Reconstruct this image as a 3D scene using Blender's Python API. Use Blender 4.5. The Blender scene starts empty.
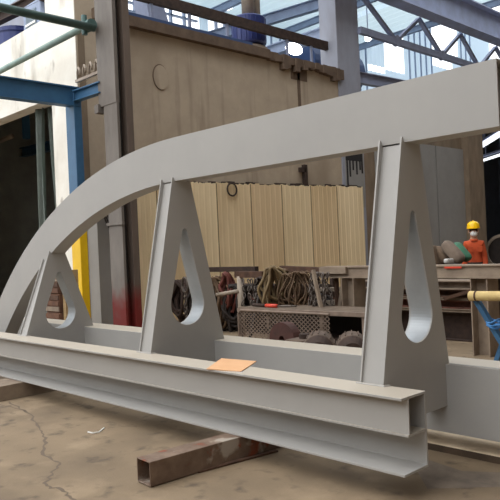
import bpy, bmesh, math, random
from mathutils import Vector, Matrix
random.seed(7)
S = bpy.context.scene
C = S.collection
PI = math.pi

# ------------------------------------------------------------------ camera numbers
FPX, EYE, HORIZON = 672.0, 1.55, 248.0
ROLL = math.atan(.045)
ANG = math.atan(645/672.)
XR, XF = math.sin(ANG), -math.cos(ANG)      # world X in (right, forward)
YR, YF = math.cos(ANG), math.sin(ANG)

def at(px, py, X=None, Y=None, Z=None):
    """surveyed point: where the line through a picture point meets a real plane of the building"""
    u, v = px-250., py-HORIZON
    c, s = math.cos(ROLL), math.sin(ROLL)
    R, D = (u*c - v*s)/FPX, (u*s + v*c)/FPX
    d = Vector((R*XR + XF, R*YR + YF, -D))
    if X is not None: t = X/d.x
    elif Y is not None: t = Y/d.y
    else: t = (Z-EYE)/d.z
    return Vector((0, 0, EYE)) + d*t

# ------------------------------------------------------------------ materials
MATS = {}
def mat(name, col, rough=.6, col2=None, scale=3., lo=.35, hi=.7, metal=0., bump=0., bscale=40., spec=.4,
        stretch=(1, 1, 1), emit=0., transl=0., extra=None):
    m = bpy.data.materials.new(name); m.use_nodes = True
    nt = m.node_tree; N = nt.nodes; L = nt.links
    b = N['Principled BSDF']
    b.inputs['Roughness'].default_value = rough
    b.inputs['Metallic'].default_value = metal
    b.inputs['Specular IOR Level'].default_value = spec
    b.inputs['Base Color'].default_value = (*col, 1)
    tc = N.new('ShaderNodeTexCoord'); mp = N.new('ShaderNodeMapping')
    mp.inputs['Scale'].default_value = stretch
    L.new(tc.outputs['Object'], mp.inputs['Vector'])
    out = None
    if col2 is not None:
        nz = N.new('ShaderNodeTexNoise'); nz.inputs['Scale'].default_value = scale
        nz.inputs['Detail'].default_value = 8; nz.inputs['Roughness'].default_value = .62
        L.new(mp.outputs[0], nz.inputs['Vector'])
        rp = N.new('ShaderNodeValToRGB')
        rp.color_ramp.elements[0].position = lo; rp.color_ramp.elements[1].position = hi
        rp.color_ramp.elements[0].color = (*col, 1); rp.color_ramp.elements[1].color = (*col2, 1)
        L.new(nz.outputs['Fac'], rp.inputs[0])
        out = rp.outputs[0]
    if extra: out = extra(nt, tc, out, col)
    if out is not None: L.new(out, b.inputs['Base Color'])
    if bump:
        n2 = N.new('ShaderNodeTexNoise'); n2.inputs['Scale'].default_value = bscale
        n2.inputs['Detail'].default_value = 6
        L.new(mp.outputs[0], n2.inputs['Vector'])
        bp = N.new('ShaderNodeBump'); bp.inputs['Strength'].default_value = bump; bp.inputs['Distance'].default_value = .01
        L.new(n2.outputs['Fac'], bp.inputs['Height']); L.new(bp.outputs[0], b.inputs['Normal'])
    if emit:
        b.inputs['Emission Color'].default_value = (*col, 1); b.inputs['Emission Strength'].default_value = emit
    if transl:
        o = N['Material Output']
        t = N.new('ShaderNodeBsdfTranslucent'); t.inputs['Color'].default_value = (*col, 1)
        mx = N.new('ShaderNodeMixShader'); mx.inputs[0].default_value = transl
        L.new(b.outputs[0], mx.inputs[1]); L.new(t.outputs[0], mx.inputs[2]); L.new(mx.outputs[0], o.inputs['Surface'])
    MATS[name] = m
    return m

def srgb(r, g, b):
    f = lambda v: (v/255/12.92) if v/255 <= .04045 else ((v/255+.055)/1.055)**2.4
    return (f(r), f(g), f(b))

def layer(nt, base, base_col, col2, fac):
    mx = nt.nodes.new('ShaderNodeMix'); mx.data_type = 'RGBA'
    if base is None: mx.inputs[6].default_value = (*base_col, 1)
    else: nt.links.new(base, mx.inputs[6])
    mx.inputs[7].default_value = (*col2, 1)
    nt.links.new(fac, mx.inputs[0])
    return mx.outputs[2]

def blotch(nt, tc, scale, lo, hi, stretch=(1, 1, 1), amount=1., detail=6):
    N, L = nt.nodes, nt.links
    mp = N.new('ShaderNodeMapping'); mp.inputs['Scale'].default_value = stretch
    L.new(tc.outputs['Object'], mp.inputs[0])
    nz = N.new('ShaderNodeTexNoise'); nz.inputs['Scale'].default_value = scale; nz.inputs['Detail'].default_value = detail
    L.new(mp.outputs[0], nz.inputs[0])
    mr = N.new('ShaderNodeMapRange'); mr.inputs[1].default_value = lo; mr.inputs[2].default_value = hi
    mr.inputs[4].default_value = amount
    L.new(nz.outputs['Fac'], mr.inputs[0])
    return mr.outputs[0]

def floor_extra(nt, tc, out, col):
    o = layer(nt, out, col, srgb(98, 84, 68), blotch(nt, tc, .9, .48, .7, amount=.8))
    o = layer(nt, o, col, srgb(160, 140, 114), blotch(nt, tc, 2.3, .55, .75, amount=.6))
    o = layer(nt, o, col, srgb(80, 69, 58), blotch(nt, tc, 7., .58, .74, amount=.75))
    return o
def wall_extra(nt, tc, out, col):
    o = layer(nt, out, col, srgb(142, 126, 108), blotch(nt, tc, .5, .5, .75, (1, 1, .5), .8))
    o = layer(nt, o, col, srgb(136, 120, 104), blotch(nt, tc, 1.6, .58, .72, (1, 1.6, .12), .7))
    return o
def white_extra(nt, tc, out, col):
    o = layer(nt, out, col, srgb(150, 140, 126), blotch(nt, tc, 1.3, .56, .74, (1, 1, .35), .7))
    o = layer(nt, o, col, srgb(110, 96, 84), blotch(nt, tc, 3.2, .66, .78, (1, 1, .4), .7))
    return o
def red_foot(nt, tc, out, col):
    N, L = nt.nodes, nt.links
    sx = N.new('ShaderNodeSeparateXYZ'); L.new(tc.outputs['Object'], sx.inputs[0])
    nz = N.new('ShaderNodeTexNoise'); nz.inputs['Scale'].default_value = 3.; L.new(tc.outputs['Object'], nz.inputs[0])
    ad = N.new('ShaderNodeMath'); ad.operation = 'MULTIPLY_ADD'; ad.inputs[1].default_value = -.9
    L.new(nz.outputs['Fac'], ad.inputs[0]); L.new(sx.outputs['Z'], ad.inputs[2])
    mr = N.new('ShaderNodeMapRange'); mr.inputs[1].default_value = .62; mr.inputs[2].default_value = .12
    L.new(ad.outputs[0], mr.inputs[0])
    return layer(nt, out, col, srgb(120, 40, 36), mr.outputs[0])

def top_tint(nt, tc, out, col):  # tan tint on up-facing faces, left off near the frame's bottom
    N, L = nt.nodes, nt.links
    g = N.new('ShaderNodeNewGeometry'); sx = N.new('ShaderNodeSeparateXYZ'); L.new(g.outputs['True Normal'], sx.inputs[0])
    mr = N.new('ShaderNodeMapRange'); mr.inputs[1].default_value = .8; mr.inputs[2].default_value = 1.; mr.inputs[4].default_value = .6
    L.new(sx.outputs['Z'], mr.inputs[0])
    o = N.new('ShaderNodeSeparateXYZ'); L.new(tc.outputs['Object'], o.inputs[0])
    m2 = N.new('ShaderNodeMapRange'); m2.inputs[1].default_value = .05; m2.inputs[2].default_value = .2
    L.new(o.outputs['Z'], m2.inputs[0])
    mu = N.new('ShaderNodeMath'); mu.operation = 'MULTIPLY'; L.new(mr.outputs[0], mu.inputs[0]); L.new(m2.outputs[0], mu.inputs[1])
    return layer(nt, out, col, srgb(186, 172, 150), mu.outputs[0])
GREY = mat('grey_primer', srgb(162, 160, 157), .5, srgb(168, 166, 162), 2.2, spec=.45, bump=.05, bscale=180, extra=top_tint)
GREYB = mat('bright_steel', srgb(172, 177, 180), .38, srgb(156, 160, 164), 4., metal=.3)
M_floor = mat('concrete_floor', srgb(134, 116, 93), .85, srgb(120, 103, 82), 1.6, bump=.25, bscale=60, extra=floor_extra)
M_kerb = mat('kerb_concrete', srgb(226, 206, 178), .85, srgb(196, 176, 148), 5., .4, .7, bump=.4)  # colour brightened so the top looks lit under the rear beam
M_edge = mat('kerb_edge_dark', srgb(92, 76, 62), .9, srgb(66, 55, 46), 6.)
M_crack = mat('crack_dirt', srgb(104, 90, 76), .9)
M_patch = mat('dark_floor_tone', srgb(96, 86, 76), .85, srgb(130, 116, 102), 4.)
M_wall = mat('cement_render', srgb(186, 170, 149), .9, srgb(174, 158, 138), 2.5, bump=.2, bscale=30, extra=wall_extra)
M_white = mat('whitewashed_wall', srgb(240, 237, 228), .85, srgb(226, 220, 208), 1.5, extra=white_extra)
M_panel = mat('grey_wall_panel', srgb(150, 148, 145), .8, srgb(140, 138, 135), 1.4)
M_pillar = mat('brown_concrete', srgb(140, 122, 102), .9, srgb(112, 98, 82), 2.5, stretch=(1, 1, .4), bump=.3)
M_bluecon = mat('bluish_column', srgb(158, 162, 176), .8, srgb(142, 142, 150), 1.6, stretch=(1, 1, .4))
M_greywall = mat('plain_grey_wall', srgb(165, 165, 158), .95, srgb(140, 140, 136), 1.5)  # even grey for the enclosure's inside and the roof shelf
M_dark = mat('dark_bay', srgb(112, 118, 130), .95, srgb(98, 104, 114), 1.)
M_ledge = mat('ledge_concrete', srgb(112, 94, 78), .9, srgb(88, 72, 60), 3., bump=.4)
M_tar = mat('tar', srgb(40, 38, 40), .7)
M_rust = mat('rust', srgb(96, 70, 54), .85, srgb(64, 46, 38), 8., bump=.3)
M_rustd = mat('dark_rust', srgb(70, 54, 46), .85, srgb(46, 36, 32), 8., bump=.3)
M_tube = mat('rusty_tube', srgb(126, 106, 90), .7, srgb(92, 72, 60), 7., bump=.25,
             extra=lambda nt, tc, o, c: layer(nt, layer(nt, o, c, srgb(136, 66, 40), blotch(nt, tc, 7., .58, .68, amount=.9)), c,
                                               srgb(168, 158, 146), blotch(nt, tc, 4.2, .6, .66, amount=.8)))
M_trestle = mat('dusty_steel', srgb(150, 134, 116), .75, srgb(122, 106, 92), 4., bump=.2)
M_redsteel = mat('red_oxide_steel', srgb(120, 74, 62), .75, srgb(92, 62, 52), 4.)
M_card = mat('cardboard', srgb(212, 166, 124), .85, srgb(204, 156, 114), 5.)
M_paper = mat('grey_paper', srgb(190, 192, 198), .7)
M_blue = mat('blue_paint', srgb(62, 106, 142), .5, srgb(54, 92, 126), 3., spec=.4)
M_yellow = mat('yellow_paint', srgb(240, 196, 24), .5, srgb(224, 178, 20), 3.)
M_green = mat('green_paint', srgb(88, 116, 112), .5, srgb(68, 92, 90), 3.)
M_pale = mat('pale_green_paint', srgb(150, 170, 162), .5, srgb(120, 142, 136), 3.)
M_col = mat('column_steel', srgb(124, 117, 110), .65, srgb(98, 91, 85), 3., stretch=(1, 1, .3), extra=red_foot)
M_webshade = mat('column_web_shade', srgb(62, 58, 55), .8, srgb(46, 43, 41), 3., extra=red_foot)  # grimy web, darkened further for the shade in the gap
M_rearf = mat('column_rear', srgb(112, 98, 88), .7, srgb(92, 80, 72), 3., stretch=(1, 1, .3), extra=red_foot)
M_fence = [mat('sheet_paint_%d' % i, srgb(c[0]+36, c[1]+32, c[2]+26), .6, srgb(c[0]+18, c[1]+13, c[2]+5), 1.6, .4, .75, stretch=(1, 1, .25))
           for i, c in enumerate([(204, 186, 152), (194, 172, 136), (212, 194, 160), (198, 178, 144), (190, 168, 134)])]
M_curtain = mat('tarpaulin', srgb(138, 148, 140), .7, srgb(116, 124, 118), 2.)
M_navy = mat('navy_drum', srgb(48, 58, 112), .35, srgb(40, 48, 92), 2.)
M_tank = mat('tank_blue', srgb(56, 78, 120), .5)
M_truss = mat('hazed_truss_steel', srgb(150, 158, 184), .7, srgb(132, 138, 160), 2.)  # haze put into the colour: steel made lighter and bluer
M_crane = mat('hazed_girder_steel', srgb(176, 188, 218), .7, srgb(156, 164, 190), 2.)  # girder steel likewise paled and blued to stand for haze
M_bluegrey = mat('blue_grey_beam', srgb(150, 162, 186), .7, srgb(132, 142, 164), 2.)
M_sheet = mat('translucent_sheet', srgb(176, 192, 204), .6, transl=.62)
M_roof = mat('roof_sheet', srgb(182, 198, 204), .6, transl=.6)
M_lamp = mat('lamp_glow', (1, 1, 1), .4, emit=9.)
M_strip = mat('strip_glow', (.93, .97, 1), .4, emit=1.4)
M_hred = mat('red_hose', srgb(116, 62, 52), .65, srgb(84, 48, 42), 5.)
M_hbrown = mat('brown_hose', srgb(104, 82, 60), .7, srgb(80, 62, 46), 6.)
M_hgreen = mat('olive_hose', srgb(128, 108, 76), .7, srgb(96, 80, 56), 6.)
M_hdark = mat('black_hose', srgb(52, 44, 40), .65, srgb(38, 32, 30), 6.)
M_chain = mat('chain_steel', srgb(120, 110, 102), .5, srgb(60, 52, 48), 12., metal=.3)
M_mesh = mat('mesh_steel', srgb(140, 122, 108), .6, srgb(112, 96, 84), 5.)
M_motor = mat('motor_paint', srgb(104, 86, 72), .7, srgb(72, 60, 52), 5.)
M_handle = mat('red_plastic', srgb(214, 72, 52), .4)
M_pole = mat('pale_pole', srgb(164, 150, 134), .6, srgb(140, 126, 112), 4.)
M_seam = mat('seam_dirt', srgb(142, 122, 92), .8, srgb(104, 86, 64), 3.)
M_wheel = mat('wheel_red', srgb(84, 52, 46), .8, srgb(60, 42, 38), 6.)
M_table = mat('table_steel', srgb(112, 97, 82), .8, srgb(84, 71, 60), 6., bump=.3)
M_sack = mat('sacking', srgb(134, 118, 104), .9, srgb(112, 98, 86), 5., bump=.5, bscale=60)
M_sackd = mat('brown_sacking', srgb(112, 92, 74), .9, srgb(90, 74, 60), 5., bump=.5)
M_gbund = mat('green_plastic', srgb(74, 128, 100), .6, srgb(56, 102, 80), 5.)
M_wrap = mat('yellow_wrap', srgb(214, 188, 128), .7, srgb(190, 164, 108), 6.)
M_wood = mat('timber', srgb(182, 154, 112), .8, srgb(150, 124, 90), 3., stretch=(1, 6, 6))
M_strap = mat('blue_strap', srgb(70, 130, 190), .6)
M_orange = mat('orange_overalls', srgb(200, 84, 44), .85, srgb(172, 68, 36), 5., bump=.3, bscale=25)
M_skin = mat('skin', srgb(190, 140, 112), .55)
M_mask = mat('white_mask', srgb(228, 226, 222), .8)
M_helmet = mat('yellow_helmet', srgb(242, 196, 22), .3)
M_hair = mat('black_hair', srgb(28, 24, 24), .6)
M_boot = mat('boots', srgb(40, 36, 34), .6)
M_eye = mat('eyes', srgb(30, 24, 22), .3)
M_whitep = mat('white_label', srgb(230, 230, 226), .6)
M_plaster = mat('white_bundle', srgb(206, 204, 200), .8, srgb(170, 166, 160), 6.)
M_brown = mat('brown_boxes', srgb(118, 84, 64), .85, srgb(86, 60, 48), 6.)

# ------------------------------------------------------------------ mesh helpers
class MB:
    def __init__(s): s.bm = bmesh.new()
    def box(s, x0, x1, y0, y1, z0, z1):
        v = [s.bm.verts.new(p) for p in ((x0,y0,z0),(x1,y0,z0),(x1,y1,z0),(x0,y1,z0),(x0,y0,z1),(x1,y0,z1),(x1,y1,z1),(x0,y1,z1))]
        for f in ((3,2,1,0),(4,5,6,7),(0,1,5,4),(1,2,6,5),(2,3,7,6),(3,0,4,7)): s.bm.faces.new([v[i] for i in f])
        return s
    def sweep(s, poly, p0, p1, up=(0, 0, 1), cap=True):
        """closed section poly of (side, up) pairs run from p0 to p1"""
        p0, p1 = Vector(p0), Vector(p1); d = (p1-p0).normalized()
        side = d.cross(Vector(up)).normalized(); u = side.cross(d).normalized()
        a = [s.bm.verts.new(p0 + side*x + u*y) for x, y in poly]
        b = [s.bm.verts.new(p1 + side*x + u*y) for x, y in poly]
        n = len(poly)
        for i in range(n): s.bm.faces.new((a[i], a[(i+1) % n], b[(i+1) % n], b[i]))
        if cap: s.bm.faces.new(a[::-1]); s.bm.faces.new(b)
        return s
    def bar(s, p0, p1, w, h, up=(0, 0, 1)):
        return s.sweep([(-w/2,-h/2),(w/2,-h/2),(w/2,h/2),(-w/2,h/2)], p0, p1, up)
    def hsec(s, p0, p1, b, h, tf, tw, up=(0, 0, 1)):
        B, Hh, w = b/2, h/2, tw/2
        return s.sweep([(-B,-Hh),(B,-Hh),(B,-Hh+tf),(w,-Hh+tf),(w,Hh-tf),(B,Hh-tf),(B,Hh),(-B,Hh),(-B,Hh-tf),(-w,Hh-tf),(-w,-Hh+tf),(-B,-Hh+tf)], p0, p1, up)
    def hollow(s, p0, p1, w, h, t, up=(0, 0, 1)):
        p0, p1 = Vector(p0), Vector(p1); d = (p1-p0).normalized()
        side = d.cross(Vector(up)).normalized(); u = side.cross(d).normalized()
        rings = []
        for p in (p0, p1):
            for k in (0, t):
                rings.append([s.bm.verts.new(p + side*x*(w/2-k) + u*y*(h/2-k)) for x, y in ((-1,-1),(1,-1),(1,1),(-1,1))])
        o0, i0, o1, i1 = rings
        for i in range(4):
            j = (i+1) % 4
            s.bm.faces.new((o0[i], o0[j], o1[j], o1[i])); s.bm.faces.new((i0[j], i0[i], i1[i], i1[j]))
            s.bm.faces.new((o0[j], o0[i], i0[i], i0[j])); s.bm.faces.new((o1[i], o1[j], i1[j], i1[i]))
        return s
    def cyl(s, p0, p1, r, r2=None, n=16, cap=True):
        r2 = r if r2 is None else r2
        p0, p1 = Vector(p0), Vector(p1); d = (p1-p0).normalized()
        up = Vector((0,0,1)) if abs(d.z) < .95 else Vector((1,0,0))
        a = d.cross(up).normalized(); b = a.cross(d)
        A = [s.bm.verts.new(p0 + (a*math.cos(2*PI*i/n) + b*math.sin(2*PI*i/n))*r) for i in range(n)]
        B = [s.bm.verts.new(p1 + (a*math.cos(2*PI*i/n) + b*math.sin(2*PI*i/n))*r2) for i in range(n)]
        for i in range(n): s.bm.faces.new((A[i], A[(i+1)%n], B[(i+1)%n], B[i]))
        if cap: s.bm.faces.new(A[::-1]); s.bm.faces.new(B)
        return s
    def tube(s, pts, r, n=8, closed=False):
        pts = [Vector(p) for p in pts]; m = len(pts); rings = []
        prev = None
        for i, p in enumerate(pts):
            if closed: d = (pts[(i+1) % m] - pts[i-1]).normalized()
            else: d = (pts[min(i+1, m-1)] - pts[max(i-1, 0)]).normalized()
            if prev is None:
                up = Vector((0,0,1)) if abs(d.z) < .9 else Vector((1,0,0))
                a = d.cross(up).normalized()
            else: a = (prev - d*prev.dot(d)).normalized()
            prev = a; b = d.cross(a)
            rings.append([s.bm.verts.new(p + (a*math.cos(2*PI*k/n) + b*math.sin(2*PI*k/n))*r) for k in range(n)])
        for i in range(m if closed else m-1):
            A, B = rings[i], rings[(i+1) % m]
            for k in range(n): s.bm.faces.new((A[k], A[(k+1)%n], B[(k+1)%n], B[k]))
        if not closed: s.bm.faces.new(rings[0][::-1]); s.bm.faces.new(rings[-1])
        return s
    def prism(s, outer, holes, axis, a0, a1):
        """2D outline with holes, given thickness a0..a1 along axis; outline coords are the two other axes in order"""
        def P(q, a): return {'x': (a, q[0], q[1]), 'y': (q[0], a, q[1]), 'z': (q[0], q[1], a)}[axis]
        tmp = bmesh.new(); es = []
        for loop in [outer]+holes:
            vs = [tmp.verts.new(P(q, a0)) for q in loop]
            for i in range(len(vs)): es.append(tmp.edges.new((vs[i], vs[(i+1) % len(vs)])))
        bmesh.ops.triangle_fill(tmp, edges=es, use_beauty=True)
        r = bmesh.ops.extrude_face_region(tmp, geom=tmp.faces[:])
        dv = Vector(P((0, 0), a1)) - Vector(P((0, 0), a0))
        for v in r['geom']:
            if isinstance(v, bmesh.types.BMVert): v.co += dv
        bmesh.ops.recalc_face_normals(tmp, faces=tmp.faces[:])
        me = bpy.data.meshes.new('tmp'); tmp.to_mesh(me); tmp.free()
        s.bm.from_mesh(me); bpy.data.meshes.remove(me)
        return s
    def ball(s, c, rx, ry, rz, seg=16, noise=0., rot=None, seed=0):
        r = bmesh.ops.create_uvsphere(s.bm, u_segments=seg, v_segments=max(6, seg//2+2), radius=1)
        rnd = random.Random(seed); M = rot or Matrix.Identity(3)
        for v in r['verts']:
            k = 1 + noise*(rnd.random()-.5)
            v.co = Vector(c) + M @ Vector((v.co.x*rx*k, v.co.y*ry*k, v.co.z*rz*k))
        return s
    def lathe(s, prof, c, n=24):
        c = Vector(c); rings = []
        for r, z in prof: rings.append([s.bm.verts.new(c + Vector((r*math.cos(2*PI*i/n), r*math.sin(2*PI*i/n), z))) for i in range(n)])
        for A, B in zip(rings, rings[1:]):
            for i in range(n): s.bm.faces.new((A[i], A[(i+1)%n], B[(i+1)%n], B[i]))
        s.bm.faces.new(rings[0][::-1]); s.bm.faces.new(rings[-1])
        return s
    def build(s, name, m, parent=None, smooth=False, bev=0., sub=0):
        bm = s.bm
        bmesh.ops.recalc_face_normals(bm, faces=bm.faces[:])
        if parent is not None: off = Vector(parent['_w'])
        else:
            xs = [v.co for v in bm.verts]
            lo = Vector([min(v[i] for v in xs) for i in range(3)]); hi = Vector([max(v[i] for v in xs) for i in range(3)])
            off = Vector(((lo.x+hi.x)/2, (lo.y+hi.y)/2, lo.z))
        for v in bm.verts: v.co -= off
        me = bpy.data.meshes.new(name); bm.to_mesh(me); bm.free()
        me.materials.append(m)
        if smooth:
            for p in me.polygons: p.use_smooth = True
        o = bpy.data.objects.new(name, me); C.objects.link(o)
        if parent is not None: o.parent = parent
        else: o.location = off
        o['_w'] = tuple(off)
        if bev:
            b = o.modifiers.new('bevel', 'BEVEL'); b.width = bev; b.segments = 2; b.limit_method = 'ANGLE'
        if sub:
            b = o.modifiers.new('sub', 'SUBSURF'); b.levels = sub; b.render_levels = sub
        return o

def tag(o, label, cat, group=None):
    o['label'] = label; o['category'] = cat
    if group: o['group'] = group
    return o
def thing(name, loc, label, cat, group=None):
    o = bpy.data.objects.new(name, None); C.objects.link(o); o.location = loc; o['_w'] = tuple(loc)
    return tag(o, label, cat, group)
def struct(name, mb, m, **k):
    o = mb.build(name, m, **k); o['kind'] = 'structure'; return o
def arc(c, r, a0, a1, n, f):  # f maps (a, b) plane coords to 3D
    return [f(c[0]+r*math.cos(a0+(a1-a0)*i/n), c[1]+r*math.sin(a0+(a1-a0)*i/n)) for i in range(n+1)]

# ================================================================== SETTING
WX, WY = -12.0, 6.93            # render wall plane, whitewashed wall plane
struct('floor', MB().box(-30, 14, -8, 52, -.2, 0), M_floor)
# darker patch of floor between the two beams and a crack
def strip(pts, w, z, seed=1):
    mb = MB(); rnd = random.Random(seed); ring = []
    fine = []
    for a, b in zip(pts, pts[1:]):
        for k in range(6):
            fine.append(Vector(a).lerp(Vector(b), k/6))
    fine.append(Vector(pts[-1]))
    for i, p in enumerate(fine):
        d = fine[min(i+1, len(fine)-1)] - fine[max(i-1, 0)]
        n = Vector((-d.y, d.x, 0)).normalized(); ww = w*(.35+1.0*rnd.random())
        p = p + n*w*1.6*(rnd.random()-.5)
        ring.append((mb.bm.verts.new((p.x+n.x*ww/2, p.y+n.y*ww/2, z)), mb.bm.verts.new((p.x-n.x*ww/2, p.y-n.y*ww/2, z))))
    for (a, b), (c, d) in zip(ring, ring[1:]): mb.bm.faces.new((a, b, d, c))
    return mb
crack = [at(*q, Z=0) for q in ((8,402),(28,412),(40,428),(46,438),(42,455),(60,463),(52,474),(44,485),(62,490),(74,500),(90,520))]
struct('floor_crack', strip(crack, .024, .0015), M_crack)
struct('floor_crack', strip([at(*q, Z=0) for q in ((28,412),(14,408),(-10,402))], .012, .0015, 3), M_crack)
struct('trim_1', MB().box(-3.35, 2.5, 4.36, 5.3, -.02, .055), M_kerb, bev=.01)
struct('trim_2', MB().box(-3.35, 2.5, 4.352, 4.361, -.02, .046), M_edge)  # darker strip along the kerb's front face
struct('floor_dark_patch', strip([Vector((-3.4, 4.1, 0)), Vector((-1.2, 4.08, 0)), Vector((1.8, 4.1, 0))], .34, .0012, 9), M_patch)  # darker strip of floor in front of the kerb

# enclosure of concrete: whitewashed face with a tall opening, render face along X = -12
w = MB()
w.box(-21, WX, WY, WY+.35, 4.91, 6.64)                       # lintel wall over the opening
w.box(-13.08, WX-.004, WY+.002, WY+.35, 0, 4.91)             # pier beside the opening
w.box(-21, -17.4, WY, WY+.35, 0, 4.91)
struct('wall_front', w, M_white)
struct('wall_corner', MB().box(-13.2, WX-.006, WY+.004, WY+1.1, 6.6, 9.4), M_white)
struct('wall_side', MB().box(WX-.3, WX, WY+.35, 15.3, 0, 6.42), M_wall)
struct('wall_side_corner', MB().box(WX-.02, WX+.004, WY+.012, WY+1.12, 0, 9.4), M_wall)
struct('trim_8', MB().box(WX+.004, WX+.012, WY+.05, WY+.2, 0, 6.2), M_pillar)
struct('wall_inside', MB().box(-21, WX-.3, 15.0, 15.3, 0, 6.3).box(-21, -20.7, WY+.35, 15.0, 0, 6.3), M_greywall)
struct('ceiling_enclosure', MB().box(-21, WX-.3, WY+.35, 15.3, 6.1, 6.35), M_greywall)
struct('wall_lining', MB().box(WX-.34, WX-.3, WY+.35, 15.0, 0, 6.1), M_greywall)
struct('wall_beyond', MB().box(WX-.3, WX, 16.35, 23.0, 0, 5.6), M_pillar)
# ledge on the render wall, broken at the far end
led = MB(); led.box(WX-.02, WX+.16, WY+.4, 12.4, 6.36, 6.58)
y = 12.4; rnd = random.Random(4)
while y < 15.3:
    h = rnd.uniform(.0, .26) if y > 12.6 else .05
    led.box(WX-.02, WX+.10+rnd.random()*.08, y, y+.16, 6.36-h*(.6+.4*math.sin(y*3)), 6.56-.04*rnd.random()); y += .16
struct('trim_3', led, M_ledge)
struct('trim_4', MB().box(WX+.0, WX+.012, 13.55, 13.66, 5.2, 6.2).box(WX, WX+.012, 13.3, 13.95, 6.0, 6.4), M_ledge)
# round repair patch
rp = at(160, 77, X=WX)
struct('trim_5', MB().prism([(rp.y+.203*math.cos(a), rp.z+.282*math.sin(a)) for a in [2*PI*i/24 for i in range(24)]], [], 'x', WX-.01, WX+.02), M_ledge)
struct('trim_6', MB().prism([(rp.y+.01+.195*math.cos(a), rp.z-.01+.27*math.sin(a)) for a in [2*PI*i/24 for i in range(24)]], [], 'x', WX, WX+.026), M_wall)
# concrete column in the line of the wall + the tar stained recess
struct('column_concrete', MB().box(WX-.6, WX+.03, 15.3, 16.35, 0, 13.0), M_bluecon, bev=.02)
struct('trim_9', MB().box(WX+.03, WX+.038, 15.42, 16.3, 2.6, 4.2), M_panel)
tp = MB(); tp.box(WX+.03, WX+.045, 15.45, 16.25, 3.95, 4.22)
for k, (yy, l) in enumerate(((15.47,.75),(15.6,.5),(15.75,.3),(15.92,.42),(16.08,.28),(16.18,.38))):
    tp.box(WX+.03, WX+.046, yy, yy+.07, 3.98-l, 4.0)
struct('trim_7', tp, M_tar)
# grey panels and pillar toward the next bay
pn = MB(); p0, p1, p2 = at(378, 200, X=WX+.06).y, at(438, 200, X=WX+.06).y, at(471, 200, X=WX+.06).y
pn.box(WX, WX+.06, p0, p1-.04, 0, 4.72); struct('wall_panel', pn, M_panel)
struct('wall_panel', MB().box(WX, WX+.06, p1+.04, p2, 0, 4.72), M_panel)
pl = MB(); pl.box(WX-.5, WX+.25, 22.2, 23.35, 0, 6.6); struct('column_pillar', pl, M_pillar, bev=.03)
# outer shell of the hall far behind
struct('wall_far_lower', MB().box(-22.4, -22.1, 5, 52, 0, 8.2), M_dark)
struct('wall_right_unseen', MB().box(7.5, 7.8, -8, 46, 0, 15.5), M_pillar)  # unseen hall wall, put up to block sky from the right
struct('wall_back_unseen', MB().box(-30, 7.8, -8.3, -8, 0, 6), M_pillar)  # unseen wall behind the camera, added to cut off low sky
M_hallroof = mat('hall_roof', srgb(120, 126, 136), .8)
struct('ceiling_main_unseen', MB().box(-4.0, 7.8, 6.5, 46.3, 15.5, 15.7).box(1.5, 7.8, -8.3, 6.5, 15.5, 15.7), M_hallroof)  # unseen roof, left open where daylight should come in
struct('wall_end', MB().box(-22.4, 14, 46, 46.3, 0, 13.5), M_dark)
struct('ceiling_bay', MB().box(-22.1, 7.4, 29.0, 46, 8.15, 8.3), M_dark)
def corrugated(y0, y1, zs, X, hole, step=.2, dep=.12):
    mb = MB(); n = int((y1-y0)/step)
    for i in range(n):
        for z0, z1 in zip(zs, zs[1:]):
            ya, yb = y0+i*step, y0+(i+1)*step
            if hole((ya+yb)/2, (z0+z1)/2): continue
            xa, xb = X+dep*((i//1) % 2), X+dep*((i+1) % 2)
            mb.bm.faces.new([mb.bm.verts.new(p) for p in ((xa,ya,z0),(xb,yb,z0),(xb,yb,z1),(xa,ya,z1))])
    bmesh.ops.remove_doubles(mb.bm, verts=mb.bm.verts[:], dist=.001)
    return mb
FX = -22.0
holes = []
def hole_px(x0, y0, x1, y1):
    a, b = at(x0, (y0+y1)/2, X=FX), at(x1, (y0+y1)/2, X=FX); t, u = at((x0+x1)/2, y0, X=FX), at((x0+x1)/2, y1, X=FX)
    holes.append((a.y, b.y, u.z, t.z))
hole_px(384, 34, 403, 72); hole_px(432, 18, 456, 53); hole_px(432, 57, 450, 68); hole_px(468, -10, 512, 26); hole_px(488, 44, 512, 62)
hole_px(126, -12, 150, 22); hole_px(156, -12, 196, 26); hole_px(206, -14, 232, 34); hole_px(366, 66, 384, 72)
zs = sorted(set([8.2, 17.0] + [round(v, 3) for h in holes for v in h[2:] if 8.2 < v < 17]))
struct('wall_far', corrugated(6, 60, zs, FX, lambda y, z: any(h[0] < y < h[1] and h[2] < z < h[3] for h in holes)), M_sheet)
fr = MB()
for h in holes[5:8]:
    for k in range(1, 3):
        yy = h[0] + (h[1]-h[0])*k/3; fr.box(FX-.05, FX+.1, yy-.04, yy+.04, max(8.2, h[2]), h[3])
    for k in range(1, 4):
        zz = h[2] + (h[3]-h[2])*k/4; fr.box(FX-.05, FX+.1, h[0], h[1], zz-.03, zz+.03)
struct('window_1', fr, M_bluegrey)
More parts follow.
